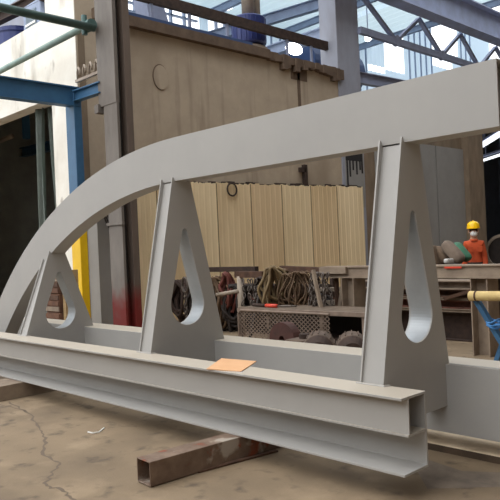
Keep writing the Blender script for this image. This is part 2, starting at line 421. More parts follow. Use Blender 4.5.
# roof sheeting over the far aisle, rising toward the far end
ra, rb2 = at(362, 46, X=FX), at(440, 8, X=FX)
def rz(y): return max(11.9, ra.z + (y-ra.y)*(rb2.z-ra.z)/(rb2.y-ra.y))
rf = MB(); n = 150; prev = None
for i in range(n+1):
    yy = 12+i*.26; dz = .06*(i % 2)
    cur = (rf.bm.verts.new((-22.6, yy, rz(yy)+dz)), rf.bm.verts.new((-13.0, yy, rz(yy)+.3+dz)))
    if prev and not (i % 22 in (8, 9)): rf.bm.faces.new((prev[0], cur[0], cur[1], prev[1]))
    prev = cur
struct('ceiling', rf, M_roof)
for yy in (15, 19, 23.5, 28.5, 33.5):
    struct('rafter', MB().hsec((-22.0, yy, rz(yy)-.25), (-13.0, yy, rz(yy)-.1), .16, .3, .02, .02), M_bluegrey)
rib = MB()
for k in range(60):
    yy = 18+k*.62
    if any(h[0]-.1 < yy < h[1]+.1 for h in holes): continue
    rib.box(FX+.12, FX+.2, yy-.03, yy+.03, 8.2, rz(yy)-.1)
struct('wall_far_ribs', rib, M_bluegrey)

# ================================================================== THE STEEL FRAME (the subject)
frame = thing('welded_steel_frame', (-5.0, 4.0, .17), 'large light grey welded steel frame with arched girder on three triangular posts', 'steel frame')
YC, XE = 4.0, -2.243
# front beam: channel with its upper half boxed in
fb = MB()
def cpoly():  # section in (Y, z)
    return [(3.32,.17),(3.58,.17),(3.58,.632),(3.32,.632),(3.32,.616),(3.566,.616),(3.566,.185),(3.32,.185)]
fb.prism(cpoly(), [], 'x', -9.7, XE)
front = fb.build('front_beam', GREY, frame, bev=.002)
MB().box(-9.7, XE+.001, 3.385, 3.395, .405, .616).build('cover_plate', GREY, front)
MB().box(-9.7, XE+.001, 3.372, 3.566, .393, .405).build('shelf_plate', GREY, front)
for X0 in (-7.65, -5.15, -2.62):
    MB().tube([(X0-.11, 3.535, .634), (X0+.11, 3.535, .634), (X0+.12, 3.578, .634)], .008, 6).build('weld_bead', GREY, front)
# rear beam
rb = MB().prism([(4.31,.165),(4.62,.165),(4.62,.18),(4.325,.18),(4.325,.642),(4.62,.642),(4.62,.657),(4.31,.657)], [], 'x', -9.7, -1.15)
rear = rb.build('rear_beam', GREY, frame, bev=.003)
MB().tube([(-2.5, 4.32, .66), (-2.2, 4.322, .66), (-1.15, 4.32, .66)], .008, 6).build('weld_bead', GREY, rear)
# arched girder, hollow box
CX, CZ, RO, RI = -5.0, -3.335, 5.96, 5.55
def outline(ro, ri, xe):
    a1 = PI/2 + math.acos((.60-CZ)/ro) if False else None
    n = 48; up = []; lo = []
    ao = math.asin((.40-CZ)/ro); ai = math.asin((.40-CZ)/ri)
    for i in range(n+1):
        a = PI-ao + (PI/2-(PI-ao))*i/n; up.append((CX+ro*math.cos(a), CZ+ro*math.sin(a)))
        a = PI-ai + (PI/2-(PI-ai))*i/n; lo.append((CX+ri*math.cos(a), CZ+ri*math.sin(a)))
    return up + [(xe, CZ+ro), (xe, CZ+ri)] + lo[::-1]
XG = -1.857
g = MB(); ol = outline(RO, RI, XG); n = len(ol)
def ringv(y): return [g.bm.verts.new((p[0], y, p[1])) for p in ol]
GY0, GY1 = 3.905, 4.095
girder = MB().prism(outline(RO, RI, XG), [], 'y', GY0, GY0+.012).build('arched_girder', GREY, frame)
girder_p = girder
MB().prism(outline(RO, RI, XG), [], 'y', GY1-.012, GY1).build('web_plate', GREY, girder_p)
def ribbon(r, t, name, ylo, yhi):
    mb = MB(); a0 = math.asin((.40-CZ)/r); prev = None
    pts = [(PI-a0 + (PI/2-(PI-a0))*i/48) for i in range(49)]
    P = [((CX+r*math.cos(a), CZ+r*math.sin(a)), (CX+(r-t)*math.cos(a), CZ+(r-t)*math.sin(a))) for a in pts] + [((XG, CZ+r), (XG, CZ+r-t))]
    for o_, i_ in P:
        cur = [mb.bm.verts.new((o_[0], ylo, o_[1])), mb.bm.verts.new((o_[0], yhi, o_[1])), mb.bm.verts.new((i_[0], yhi, i_[1])), mb.bm.verts.new((i_[0], ylo, i_[1]))]
        if prev:
            for k in range(4): mb.bm.faces.new((prev[k], prev[(k+1)%4], cur[(k+1)%4], cur[k]))
        else: mb.bm.faces.new(cur)
        prev = cur
    mb.bm.faces.new(prev[::-1])
    return mb.build(name, GREY, girder_p)
ribbon(RO, .012, 'top_plate', GY0+.012, GY1-.012); ribbon(RI+.012, .012, 'bottom_plate', GY0+.012, GY1-.012)
g.bm.free()
# triangular posts
def post(X0, ztop_l, RF, hole_tip, hole_r, hole_c):
    YC = 4.0 if RF > 4.4 else 3.975
    """X0 centre of the post; side plates with a teardrop cut-out, lined, and a face plate front and rear"""
    base = .632
    def foot(Yb, Yt, z, zt): return Yb + (Yt-Yb)*(z-base)/(zt-base)
    pr = None
    for s in (1, -1):
        xs = X0 + s*.088
        zt = ztop_l(xs)
        out = [(3.545, base), (3.585, base), (3.585, .36), (4.31, .36), (4.31, base), (RF, .657), (4.095, zt), (3.905, zt), (3.893, zt+.035), (3.883, zt+.035), (3.878, zt+.02)]
        c0, r0 = (YC, hole_tip-.03), .03; c1, r1 = (YC, hole_c), hole_r
        b = math.asin((r1-r0)/(c0[1]-c1[1])); hl = []
        for i in range(13): a = b + (PI-2*b)*i/12; hl.append((c0[0]+r0*math.cos(a), c0[1]+r0*math.sin(a)))
        for i in range(33): a = PI-b + (PI+2*b)*i/32; hl.append((c1[0]+r1*math.cos(a), c1[1]+r1*math.sin(a)))
        sp = MB().prism(out, [hl], 'x', xs-.006, xs+.006)
        if s == 1: pr = sp.build('post', GREY, frame)
        else: sp.build('side_plate', GREY, pr)
    ln = MB(); A = [ln.bm.verts.new((X0-.082, q[0], q[1])) for q in hl]; B = [ln.bm.verts.new((X0+.082, q[0], q[1])) for q in hl]
    m = len(hl)
    A2 = [ln.bm.verts.new((X0-.082, YC+(q[0]-YC)*1.05, hole_c+(q[1]-hole_c)*1.03)) for q in hl]; B2 = [ln.bm.verts.new((X0+.082, YC+(q[0]-YC)*1.05, hole_c+(q[1]-hole_c)*1.03)) for q in hl]
    for i in range(m):
        j = (i+1) % m
        ln.bm.faces.new((A[i], A[j], B[j], B[i])); ln.bm.faces.new((A2[j], A2[i], B2[i], B2[j]))
        ln.bm.faces.new((A[j], A[i], A2[i], A2[j])); ln.bm.faces.new((B[i], B[j], B2[j], B2[i]))
    ln.build('hole_liner', GREYB, pr, smooth=False)['label'] = 'bright bare metal lining of the teardrop opening'
    zt = ztop_l(X0)
    MB().sweep([(-.082, -.012), (.082, -.012), (.082, 0), (-.082, 0)], (X0, 3.562, base), (X0, 3.912, zt-.01), (0, -1, 0)).build('face_plate', GREY, pr)
    MB().sweep([(-.082, -.012), (.082, -.012), (.082, 0), (-.082, 0)], (X0, RF-.005, .657), (X0, 4.092, zt-.01), (0, 1, 0)).build('back_plate', GREY, pr)
    MB().box(X0-.082, X0+.082, 3.585, 4.31, .36, .372).build('base_plate', GREY, pr)
    return pr
def under(x):
    return CZ+RI if x > CX else CZ + math.sqrt(RI*RI-(x-CX)**2)
for X0, RF, tip, cz, hr in ((-7.65, 4.44, 1.365, .872, .2), (-5.15, 4.44, 1.765, 1.045, .2), (-2.62, 4.36, 1.755, 1.045, .19)):
    post(X0, under, RF, tip, hr, cz)

# ================================================================== ON AND UNDER THE FRAME
cd = MB()
q = [(-4.25, 3.69), (-3.98, 3.30), (-3.675, 3.38), (-3.89, 3.75)]
cd.prism(q, [], 'z', .633, .640)
card = tag(cd.build('cardboard_sheet', M_card), 'flat tan sheet of cardboard lying on top of the front grey beam', 'cardboard')
MB().prism([(-3.87, 3.335), (-3.66, 3.37), (-3.69, 3.42), (-3.87, 3.40)], [], 'z', .6325, .6331).build('paper_flap', M_paper, card)
tb = MB().hollow((-3.775, 2.545, .0875), (-3.62, 5.4, .0775+.005), .165, .165, .009)
tag(tb.build('square_steel_tube', M_tube, bev=.006), 'rusty square steel tube with open end lying crosswise under the front beam', 'steel tube')
tb = MB().hollow((-7.42, 3.04, .083), (-7.5, 5.2, .0825), .42, .165, .012)
tag(tb.build('support_block', M_trestle, bev=.004), 'brown dusty steel support block under the left end of the front beam', 'steel block')
MB_r = MB().bar((-3.68, 2.93, .008), (-3.58, 3.62, .008), .035, .012)
tag(MB_r.build('flat_bar', M_rust), 'thin flat steel bar lying on the floor beside the rusty square tube', 'steel bar')
pw = [at(*p, Z=.006) for p in ((88,432),(93,433),(99,432),(104,428))]
tag(MB().tube(pw, .006, 6).build('wire_scrap', M_whitep), 'small pale curved scrap of wire on the bare concrete floor', 'wire')

# ================================================================== LEFT: BLUE FRAME, COLUMN, PIPES
bf = thing('blue_steel_frame', (-11.3, 6.4, 0), 'blue painted steel portal with yellow post foot in front of the whitewashed wall', 'steel frame')
MB().box(-11.52, -11.2, 6.38, 6.54, 2.25, 4.66).build('post', M_blue, bf, bev=.01)
MB().box(-11.52, -11.2, 6.38, 6.54, 0, 2.25).build('post_foot', M_yellow, bf, bev=.01)['label'] = 'yellow painted foot of the blue post'
MB().hsec((-11.28, -1.0, 4.52), (-11.28, 6.5, 4.52), .2, .36, .025, .1).build('beam', M_blue, bf)
MB().hsec((-11.2, 6.42, 4.52), (-10.28, 6.42, 4.50), .14, .2, .02, .02).build('brace', M_blue, bf)
col = thing('steel_column', (-10.0, 6.6, 0), 'tall grey steel hall column with red painted foot beside the sheet fence', 'column')
f0 = -10.22
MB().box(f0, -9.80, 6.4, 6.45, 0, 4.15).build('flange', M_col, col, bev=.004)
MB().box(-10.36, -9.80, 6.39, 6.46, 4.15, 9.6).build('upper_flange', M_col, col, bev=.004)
MB().box(-10.03, -9.97, 6.45, 6.6, 0, 9.6).build('web', M_webshade, col)
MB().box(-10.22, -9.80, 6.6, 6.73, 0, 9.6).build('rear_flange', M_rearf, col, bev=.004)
hp = MB(); pz = 2.05
hp.box(-10.25, -9.75, 6.37, 6.42, pz, pz+.05).build('lap_plate', M_col, col)
MB().box(-10.43, -10.3, 6.34, 6.5, 4.05, 4.2).build('bracket', M_col, col)
# greenish pier behind the column foot
struct('wall_pier', MB().box(-12.0, -11.6, 7.0, 7.75, 0, 2.3), M_panel)
a, b = at(0, 75, Y=6.3), at(96, 25, Y=6.3)
gp = MB().cyl((-18, 6.3, 5.62), (-10.3, 6.3, 5.62), .06, n=14)
tag(gp.build('steel_pipe', M_pale, smooth=True), 'pale green pipe rising to the right across the whitewashed wall', 'pipe')
gp = MB().cyl((-10.28, -1.5, 5.53), (-10.28, 6.32, 5.53), .07, n=14)
tag(gp.build('steel_pipe', M_green, smooth=True), 'dark green pipe crossing the top left corner to the grey column', 'pipe')
cl = MB(); cl.cyl((-10.4, 6.2, 5.42), (-10.4, 6.2, 5.76), .05, n=10).cyl((-10.46, 6.26, 5.575), (-10.24, 6.26, 5.575), .10, n=14)
tag(cl.build('pipe_clamp', M_green), 'green clamp joining the two green pipes beside the grey column', 'clamp')
# hook bar on the wall beside the column
hb = thing('hook_rail', (-10.9, 6.5, 4.72), 'grey rail with small hooks above the blue brace at the grey column', 'hook rail')
MB().bar((-11.2, 6.45, 4.80), (-10.38, 6.45, 4.80), .05, .05).build('rail', M_pole, hb)
for k in range(4):
    x = -11.12 + k*.21
    MB().tube([(x, 6.44, 4.82), (x+.01, 6.43, 4.95), (x+.07, 6.42, 5.02), (x+.12, 6.42, 4.95), (x+.10, 6.42, 4.88)], .022, 8).build('hook', M_pole, hb, smooth=True)
# coil of cable hung by the wall
cc = MB()
for k in range(5):
    r = .26+.04*k
    cc.tube([(-11.54+.012*k, 7.42+r*.8*math.cos(t), 2.62-.1*k*.4+r*1.2*math.sin(t)) for t in [2*PI*i/28 for i in range(28)]], .017, 6, True)
tag(cc.build('cable_coil', M_hdark, smooth=True), 'black cable coil hanging on the wall left of the grey column', 'cable coil')
# curtain strips in the opening
def curtain(x0, x1, seed, ytop):
    mb = MB(); n = 14; rows = 10; rnd = random.Random(seed); ph = rnd.random()*6
    G = []
    for j in range(rows+1):
        z = 4.9 - 4.85*j/rows; row = []
        for i in range(n+1):
            t = i/n; x = x0 + (x1-x0)*t*(1-.25*math.sin(j/rows*PI)) - .25*j/rows*seed*.2
            row.append(mb.bm.verts.new((x, ytop + .07*math.sin(t*9+ph+j*.3), z)))
        G.append(row)
    for j in range(rows):
        for i in range(n): mb.bm.faces.new((G[j][i], G[j][i+1], G[j+1][i+1], G[j+1][i]))
    r = bmesh.ops.solidify(mb.bm, geom=mb.bm.faces[:], thickness=.012)
    return mb
tag(curtain(-14.4, -13.95, -.8, 7.2).build('curtain_strip', M_curtain, smooth=True), 'grey green curtain strip hanging in the dark opening, further from the white pier', 'curtain')
tag(curtain(-13.92, -13.42, -.3, 7.32).build('curtain_strip', M_curtain, smooth=True), 'grey green curtain strip hanging right against the white pier', 'curtain')
# inside the dark opening
a = at(0, 128, Y=9.5); b = at(40, 143, Y=9.5)
tag(MB().hsec((-13.2, 9.2, 4.55), (-20.6, 9.8, 4.95), .2, .28, .02, .02).build('steel_beam', M_blue), 'blue beam crossing inside the dark opening on the left', 'beam')
p = at(26, 112, Y=8.6); p2 = at(27, 139, Y=8.6)
tag(MB().box(p.x-.08, p.x+.08, 8.5, 8.66, p2.z, 6.1).build('hanging_bar', M_blue), 'short blue bar hanging from the ceiling inside the dark opening', 'bar')
p = at(-6, 143, Y=8.2); p2 = at(12, 136, Y=8.2)
tag(MB().cyl(p, p2, .07).build('metal_duct', M_pole, smooth=True), 'pale metal pipe end inside the dark opening at the left edge', 'pipe')
# pile seen through the opening of the left post
ca, cb = at(46, 305, Y=5.4), at(59.5, 305, Y=5.4)
for k in range(4):
    z = k*.31; rnd = random.Random(k)
    lab = ['lowest', 'second from bottom', 'second from top', 'topmost'][k]
    cr_ = MB().box(ca.x, cb.x, 5.4, 5.75, z, z+.305).build('wooden_crate', M_brown, bev=.01)
    tag(cr_, 'brown slatted crate seen through the left teardrop opening, %s of its stack' % lab, 'crate', 'crates behind the left post')
    for q in range(3): MB().box(ca.x+.01, cb.x-.01, 5.385, 5.4, z+.02+q*.095, z+.095+q*.095).build('slat', [M_brown, M_rust, M_trestle][(k+q) % 3], cr_)
bd = MB().box(cb.x+.03, cb.x+.12, 5.45, 5.7, 0, 1.32)
tag(bd.build('wooden_board', M_wood), 'narrow tan upright board seen through the left teardrop opening beside the crates', 'board')
sk = MB(); sk.ball((-10.4, 4.75, .32), .32, .25, .32, 18, .08, seed=4)
tag(sk.build('white_sack', M_plaster, smooth=True), 'pale sack on the floor between the arch foot and the left post', 'sack')

# drums and clutter on the roof of the enclosure
d = thing('blue_drum', (-16.6, 7.9, 6.35), 'dark blue drum standing on the whitewashed wall at the left edge', 'drum')
MB().lathe([(.62,0),(.62,.95),(.66,.98),(.66,1.04),(.6,1.06)], (-16.75, 8.0, 6.36)).build('body', M_navy, d, smooth=False)
MB().lathe([(.55,0),(.55,.06),(.12,.1)], (-16.75, 8.0, 7.42)).build('lid', M_navy, d)
d = thing('blue_drum', (-13.0, 12.8, 6.55), 'dark blue ribbed drum standing on the render wall beyond the railing', 'drum')
MB().lathe([(.42,.62),(.46,.66),(.46,1.34),(.42,1.38)], (-13.0, 12.8, 6.4)).build('body', M_navy, d)
MB().lathe([(.36,0),(.36,.5),(.50,.5),(.50,.56),(.40,.6),(.40,.62)], (-13.0, 12.8, 6.36)).build('pedestal', M_pole, d)
rb_ = MB()
for k in range(20): a = 2*PI*k/20; rb_.box(-13.0+.455*math.cos(a)-.015, -13.0+.455*math.cos(a)+.015, 12.8+.455*math.sin(a)-.015, 12.8+.455*math.sin(a)+.015, 7.1, 7.72)
rb_.build('ribs', M_navy, d)
MB().cyl((-13.0, 12.8, 7.78), (-13.0, 12.8, 9.6), .17).cyl((-13.0, 13.15, 7.7), (-13.0, 13.15, 9.6), .09).build('flue', M_pole, d, smooth=True)
tk = MB().cyl((-14.3, 16.2, 7.35), (-14.3, 18.8, 7.35), .75, n=24)
tank = tag(tk.build('storage_tank', M_tank, smooth=False), 'blue horizontal tank behind the concrete column above the wall', 'tank')
MB().cyl((-14.3, 16.9, 7.35), (-14.3, 17.0, 7.35), .78, n=24).build('band', M_truss, tank)
MB().box(-14.9, -13.7, 16.6, 16.8, 5.61, 6.75).build('cradle', M_truss, tank)
MB().box(-14.9, -13.7, 18.1, 18.3, 5.61, 6.75).build('cradle', M_truss, tank)
struct('ceiling_shelf', MB().box(-21, WX-.3, 16.35, 22.8, 5.35, 5.6), M_greywall)
# guard railing along the wall top (dark blue toe band and dark top beam)
rl = thing('guard_railing', (-12.4, 11, 6.42), 'dark steel railing along the top of the render wall', 'railing')
MB().bar((-12.3, 7.2, 6.68), (-12.3, 12.2, 6.68), .06, .30).build('toe_board', M_tank, rl)
MB().bar((-12.35, 6.9, 7.30), (-12.35, 15.3, 7.30), .12, .24).build('top_rail', M_rustd, rl)
for yy in (7.6, 8.3, 9.1, 10.2, 11.4, 13.6, 14.6): MB().bar((-12.35, yy, 6.35), (-12.35, yy, 7.3), .06, .06, (1,0,0)).build('stanchion', M_truss, rl)
mc = thing('blower_unit', (-13.4, 9.9, 6.35), 'dark sloping blower housing behind the railing on top of the render wall', 'machine')
MB().prism([(9.25,6.35),(10.0,6.35),(10.15,7.2),(9.9,7.9),(9.45,7.9),(9.6,7.1)], [], 'x', -13.6, -13.1).build('housing', M_truss, mc)
MB().cyl((-13.35, 9.7, 7.85), (-13.35, 9.5, 8.5), .22).build('duct', M_truss, mc)
struct('wall_plant_room', MB().box(-20.5, -16.2, 8.8, 10.6, 6.35, 9.0), M_bluecon)
bx = MB().box(-15.6, -14.7, 7.6, 8.4, 6.35, 7.7)
bx = bx.build('air_unit', M_bluegrey, bev=.03); tag(bx, 'pale grey ventilation box on top of the whitewashed wall', 'ventilation box')
MB().box(-15.4, -14.9, 7.57, 7.6, 6.9, 7.5).build('grille', M_sheet, bx)
MB().box(-15.4, -14.9, 7.55, 7.58, 7.15, 7.2).build('frame', M_whitep, bx)
tag(MB().hsec(at(-12, 24, Y=7.7), at(46, -5, Y=7.7), .2, .26, .02, .02).build('sloping_beam', M_rustd), 'brown sloping beam in the top left corner above the blue drum', 'beam')

# ================================================================== UPPER STEELWORK OVER THE FAR AISLE
cg = thing('crane_runway_girder', (-11.6, 24, 8.8), 'deep dark crane runway girder crossing the top right corner', 'girder')
MB().hsec((-11.45, 13.6, 9.3), (-11.45, 45.8, 9.3), .5, 1.0, .04, .03).build('girder', M_crane, cg)
for k in range(13):
    yy = 15+2.2*k; MB().box(-11.68, -11.46, yy, yy+.03, 8.84, 9.76).build('stiffener', M_crane, cg)
tr = thing('roof_truss', (-11.9, 20, 7.8), 'dark lattice truss hanging under the crane girder', 'truss')
MB().bar((-11.9, 16.3, 7.84), (-11.9, 30, 7.84), .14, .2).build('bottom_chord', M_truss, tr)
ys = [16.6, 18.2, 19.6, 20.95, 22.3, 23.6, 25.0, 26.5, 28]
for i, (y0, y1) in enumerate(zip(ys, ys[1:])):
    z0, z1 = (8.85, 7.85) if i % 2 == 0 else (7.85, 8.85)
    MB().bar((-11.9, y0, z0), (-11.9, y1, z1), .10, .13, (1, 0, 0)).build('diagonal', M_truss, tr)
for i, yy in enumerate((18.2, 20.95, 23.6)):
    MB().cyl((-11.96, yy, 7.86), (-11.82, yy, 7.86), .17, n=10).build('gusset', M_truss, tr)
tag(MB().hsec((-21.8, 15.6, 7.82), (-12.6, 15.6, 7.82), .25, .34, .03, .03).build('cross_beam', M_bluegrey), 'blue grey beam running from the concrete column over the wall top', 'beam')
tag(MB().hsec((-12.15, 16.2, 6.5), (-12.15, 30, 6.95), .2, .34, .03, .03).build('tie_beam', M_truss), 'dark beam just above the straight end of the arched girder', 'beam')
tag(MB().hsec((-21.8, 16.4, 9.6), (-12.3, 21, 10.9), .25, .4, .03, .03).build('sloping_rafter', M_bluegrey), 'pale blue sloping rafter under the roof sheets right of the concrete column', 'beam')
lp = at(294, 49, X=-13.2)
lamp = thing('bay_lamp', lp, 'bright white lamp under the blue grey beam above the render wall', 'lamp')
MB().ball(lp, .15, .34, .17, 16).build('bulb', M_lamp, lamp, smooth=True)
MB().cyl(lp+Vector((0,0,.12)), (lp.x, lp.y, 7.7), .03).build('stem', M_truss, lamp)
lp = at(368, 38, X=-15)
lamp = thing('bay_lamp', lp, 'small round lamp just right of the concrete column', 'lamp')
MB().ball(lp, .13, .13, .13, 12).build('bulb', M_lamp, lamp, smooth=True)
MB().cyl(lp+Vector((0,0,.1)), lp+Vector((0,0,1.2)), .02).build('stem', M_truss, lamp)
# bright rooflight strips in the dark next bay, modelled as glowing lamps
for (x0,y0,x1,y1), lab in (((479,147,503,132), 'upper bright rooflight strip, modelled as a lamp, high in the dark bay at the right edge'), ((481,161,506,153), 'lower thin rooflight strip, modelled as a lamp, high in the dark bay at the right edge')):
    a, b = at(x0, y0, Y=34), at(x1, y1, Y=34)
    t = thing('rooflight_strip', a, lab, 'lamp')
    MB().bar(a, b, .12, .26 if y0 < 150 else .12).build('tube', M_strip, t)
    MB().bar(a+Vector((0,0,.22)), b+Vector((0,0,.22)), .2, .1).build('housing', M_truss, t)
    for q in (a.lerp(b, .2), a.lerp(b, .8)): MB().cyl((q.x, q.y, q.z+.25), (q.x, q.y, 8.15), .03).build('hanger', M_truss, t)
rc = at(503, 252, Y=24)
re_ = thing('cable_reel', (rc.x, rc.y, 0), 'dark round reel standing in the bay at the right edge behind the worker', 'reel')
def ringy(r0, r1, y0, y1):
    return MB().prism([(rc.x+r1*math.cos(a), rc.z+r1*math.sin(a)) for a in [2*PI*i/36 for i in range(36)]], [[(rc.x+r0*math.cos(a), rc.z+r0*math.sin(a)) for a in [2*PI*i/36 for i in range(36)]]], 'y', y0, y1)
ringy(.55, .66, 23.9, 24.0).build('rim', M_pole, re_); ringy(.1, .56, 23.95, 24.4).build('drum', M_hdark, re_)
MB().box(rc.x-.5, rc.x+.5, 24.0, 24.4, 0, max(.2, rc.z-.5)).build('stand', M_hdark, re_)

# ================================================================== SHEET FENCE
fe = thing('sheet_fence', (-11.85, 12, 0), 'tall fence of tan corrugated steel sheets behind the junk pile', 'fence')
ys = [at(q, 185, X=-11.8).y for q in (131, 158, 190, 218, 252, 283, 312, 338, 364)]
for i, (y0, y1) in enumerate(zip(ys, ys[1:])):
    mb = MB(); n = max(5, int(round((y1-y0)/.19))); zt = 3.07+.028*(y0-7.5)/1 *.9 + random.uniform(-.015, .02)
    zt = 3.06 + .0155*(y0-7.5)
    prof = []
    for k in range(n):
        ya = y0 + (y1-y0)*k/n; wdt = (y1-y0)/n
        prof += [(ya, 0), (ya+wdt*.6, 0), (ya+wdt*.66, .007), (ya+wdt*.94, .007)]
    prof.append((y1-.03, 0))
    zr = [zt+random.uniform(-.02, .025) for p in prof]
    A = [mb.bm.verts.new((-11.85+p[1], p[0], .02)) for p in prof]; B = [mb.bm.verts.new((-11.85+p[1], p[0], z)) for p, z in zip(prof, zr)]
    A2 = [mb.bm.verts.new((-11.875, p[0], .02)) for p in prof]; B2 = [mb.bm.verts.new((-11.875, p[0], z)) for p, z in zip(prof, zr)]
    for k in range(len(prof)-1):
        mb.bm.faces.new((A[k], A[k+1], B[k+1], B[k])); mb.bm.faces.new((A2[k+1], A2[k], B2[k], B2[k+1]))
        mb.bm.faces.new((B[k], B[k+1], B2[k+1], B2[k])); mb.bm.faces.new((A[k+1], A[k], A2[k], A2[k+1]))
    mb.bm.faces.new((A[0], B[0], B2[0], A2[0])); mb.bm.faces.new((A[-1], A2[-1], B2[-1], B[-1]))
    mb.build('sheet', M_fence[i % 5], fe)
    if i: MB().box(-11.86, -11.838, y0-.028, y0-.004, .02, zt-.01).build('seam', M_seam, fe)
rr = MB()
for k in range(40):
    y0 = ys[0]+(ys[-1]-ys[0])*k/40; y1 = ys[0]+(ys[-1]-ys[0])*(k+1)/40; z = 3.06+.0155*(y0-7.5)
    rr.box(-11.94, -11.885, y0, y1, z-.12, z+random.uniform(.0, .055))
rr.build('back_rail', M_rustd, fe)
lc = at(232, 189.5, X=-11.80)
tag(MB().tube([(lc.x, lc.y+.15*math.cos(t), lc.z+.15*math.sin(t)) for t in [2*PI*i/20 for i in range(20)]], .022, 6, True).build('wire_loop', M_rustd, smooth=True), 'dark wire loop hanging over the top of the tan sheet fence', 'wire loop')
hk = at(305, 176, X=-11.95)
tag(MB().box(-12.0, -11.9, hk.y-.06, hk.y+.06, hk.z-.45, hk.z+.3).box(-12, -11.9, hk.y-.2, hk.y, hk.z+.1, hk.z+.22).build('wall_bracket', M_rustd), 'dark iron bracket on the render wall above the tan fence', 'bracket')

# ================================================================== JUNK PILE IN FRONT OF THE FENCE
RY = 8.1
rk = thing('hanging_rack', (-8.0, RY, 0), 'steel rack of pale posts carrying hoses and chains before the tan fence', 'rack')
def vpost(x, y, z, r=.055): return MB().cyl((x, y, 0), (x, y, z), r, n=12)
vpost(-8.73, RY, 1.06, .06).build('upright', M_pole, rk, smooth=True)
MB().bar((-8.82, RY, 1.09), (-8.15, RY+.02, 1.085), .1, .11).build('crossbar', M_rust, rk)
vpost(-7.0, RY, 1.1, .035).build('upright', M_rust, rk, smooth=True)
MB().bar((-8.0, RY+.3, 1.17), (-6.75, RY+.3, 1.12), .09, .1).build('crossbar', M_rust, rk)
MB().bar((-10.1, RY+.3, 1.17), (-8.6, RY+.3, 1.17), .09, .09).build('crossbar', M_rustd, rk)
vpost(-10.0, RY+.3, 1.17, .04).build('upright', M_rustd, rk)
vpost(-6.8, RY+.3, 1.1, .04).build('upright', M_rust, rk)
MB().cyl((-9.35, RY-.02, .72), (-8.72, RY-.06, .80), .035).build('stay', M_pole, rk, smooth=True)
MB().bar((-8.2, RY+.45, .55), (-6.6, RY+.45, .62), .16, .08).bar((-8.2, RY+.55, .78), (-6.6, RY+.55, .82), .12, .06).build('shelf_bar', M_pole, rk)

def coil(name, cx, cy, cz, rx, rz, n, r, m, label, cat, group=None, tilt=.0, seed=0, sx=1.0, spread=.02):
    mb = MB(); rnd = random.Random(seed)
    for k in range(n):
        a, b = rx*rnd.uniform(.75, 1.1), rz*rnd.uniform(.85, 1.08); ph = rnd.uniform(-.25, .25); ox = rnd.uniform(-1, 1)*spread*3; oy = (k-n/2)*spread
        pts = []
        tl = tilt + rnd.uniform(-.45, .45); b *= rnd.uniform(.72, 1.12); w1, w2 = rnd.uniform(0, 6), rnd.uniform(0, 6)
        for i in range(26):
            t = 2*PI*i/26; z = b*math.sin(t); x = a*math.cos(t)*(1.05-.5*max(0, math.sin(t)))*(1+.12*math.sin(2*t+w1))
            pts.append((cx+ox+x*math.cos(tl)*sx + ph*z*.45 + .02*math.sin(4*t+w2), cy+oy+x*math.sin(tl)+.02*math.sin(3*t), cz+(rz-b)+z+.015*math.sin(5*t+w1)))
        mb.tube(pts, r, 6, True)
    return tag(mb.build(name, m, smooth=True), label, cat, group)
G = 'hoses and cables hung on the rack'
def pt(px, py, Y): return at(px, py, Y=Y)
p = pt(228, 285, RY+.25); coil('hose_coil', p.x, p.y, p.z-.12, .13, .34, 6, .03, M_hred, 'dull red hose coil hanging at the left end of the rack', 'hose', G, .3, 1)
p = pt(217, 300, RY+.2); coil('hose_coil', p.x, p.y, p.z-.05, .17, .48, 11, .022, M_hbrown, 'brown hose coil hanging left of the red hose, beside the middle post', 'hose', G, .3, 2)
p = pt(236, 305, RY+.35); coil('hose_coil', p.x, p.y, p.z-.05, .22, .42, 10, .03, M_hdark, 'black cable coil hanging behind the pale rack post', 'cable', G, .3, 3)
p = pt(224, 312, RY+.4); coil('hose_coil', p.x, p.y, p.z-.05, .25, .5, 10, .03, M_hdark, 'black cable coil hanging lowest behind the red hose', 'cable', G, .3, 13)
p = pt(184, 298, RY+.3); coil('hose_coil', p.x, p.y, p.z-.1, .26, .44, 14, .035, M_rustd, 'dark brown cable coil seen through the middle teardrop opening', 'cable', G, .3, 4)
p = pt(201, 298, RY+.35); coil('hose_coil', p.x, p.y, p.z-.1, .26, .42, 12, .035, M_hdark, 'black cable coil hidden mostly behind the middle post', 'cable', G, .3, 14)
p = pt(275, 290, RY-.15); coil('hose_coil', p.x, p.y, p.z, .15, .37, 11, .026, M_hgreen, 'olive hose coil hanging in the middle of the rack', 'hose', G, 1.1, 5)
p = pt(283, 290, RY+.05); coil('hose_coil', p.x, p.y, p.z-.0, .13, .34, 9, .02, M_hbrown, 'brown hose coil hanging just right of the olive hose', 'hose', G, 1.0, 6)
p = pt(302, 292, RY); coil('hose_coil', p.x, p.y, p.z-.02, .17, .34, 9, .015, M_hbrown, 'thin brown hose coil hanging left of the thick chain bundle', 'hose', G, .6, 7)
p = pt(296, 292, RY+.2); coil('hose_coil', p.x, p.y, p.z-.05, .22, .34, 9, .012, M_rust, 'thin rusty wire coil hanging behind the brown hoses', 'wire', G, .3, 8)
p = pt(291, 293, RY-.05); coil('hose_coil', p.x, p.y, p.z-.02, .2, .33, 8, .014, M_hbrown, 'thin brown wire loops between the olive hose and the thin brown hose', 'wire', G, .5, 21)
p = pt(263, 292, RY-.02); coil('hose_coil', p.x, p.y, p.z-.03, .2, .28, 7, .016, M_rustd, 'dark wire loops between the pale post and the olive hose', 'wire', G, .4, 22)
p = pt(253, 300, RY+.25); coil('hose_coil', p.x, p.y, p.z-.05, .3, .3, 9, .03, M_hdark, 'black cable heap hanging behind the loose chains', 'cable', G, .2, 9)
p = pt(312, 305, RY+.35); coil('hose_coil', p.x, p.y, p.z-.05, .4, .25, 9, .03, M_hdark, 'black cable heap behind the thick chain bundle', 'cable', G, .2, 10)

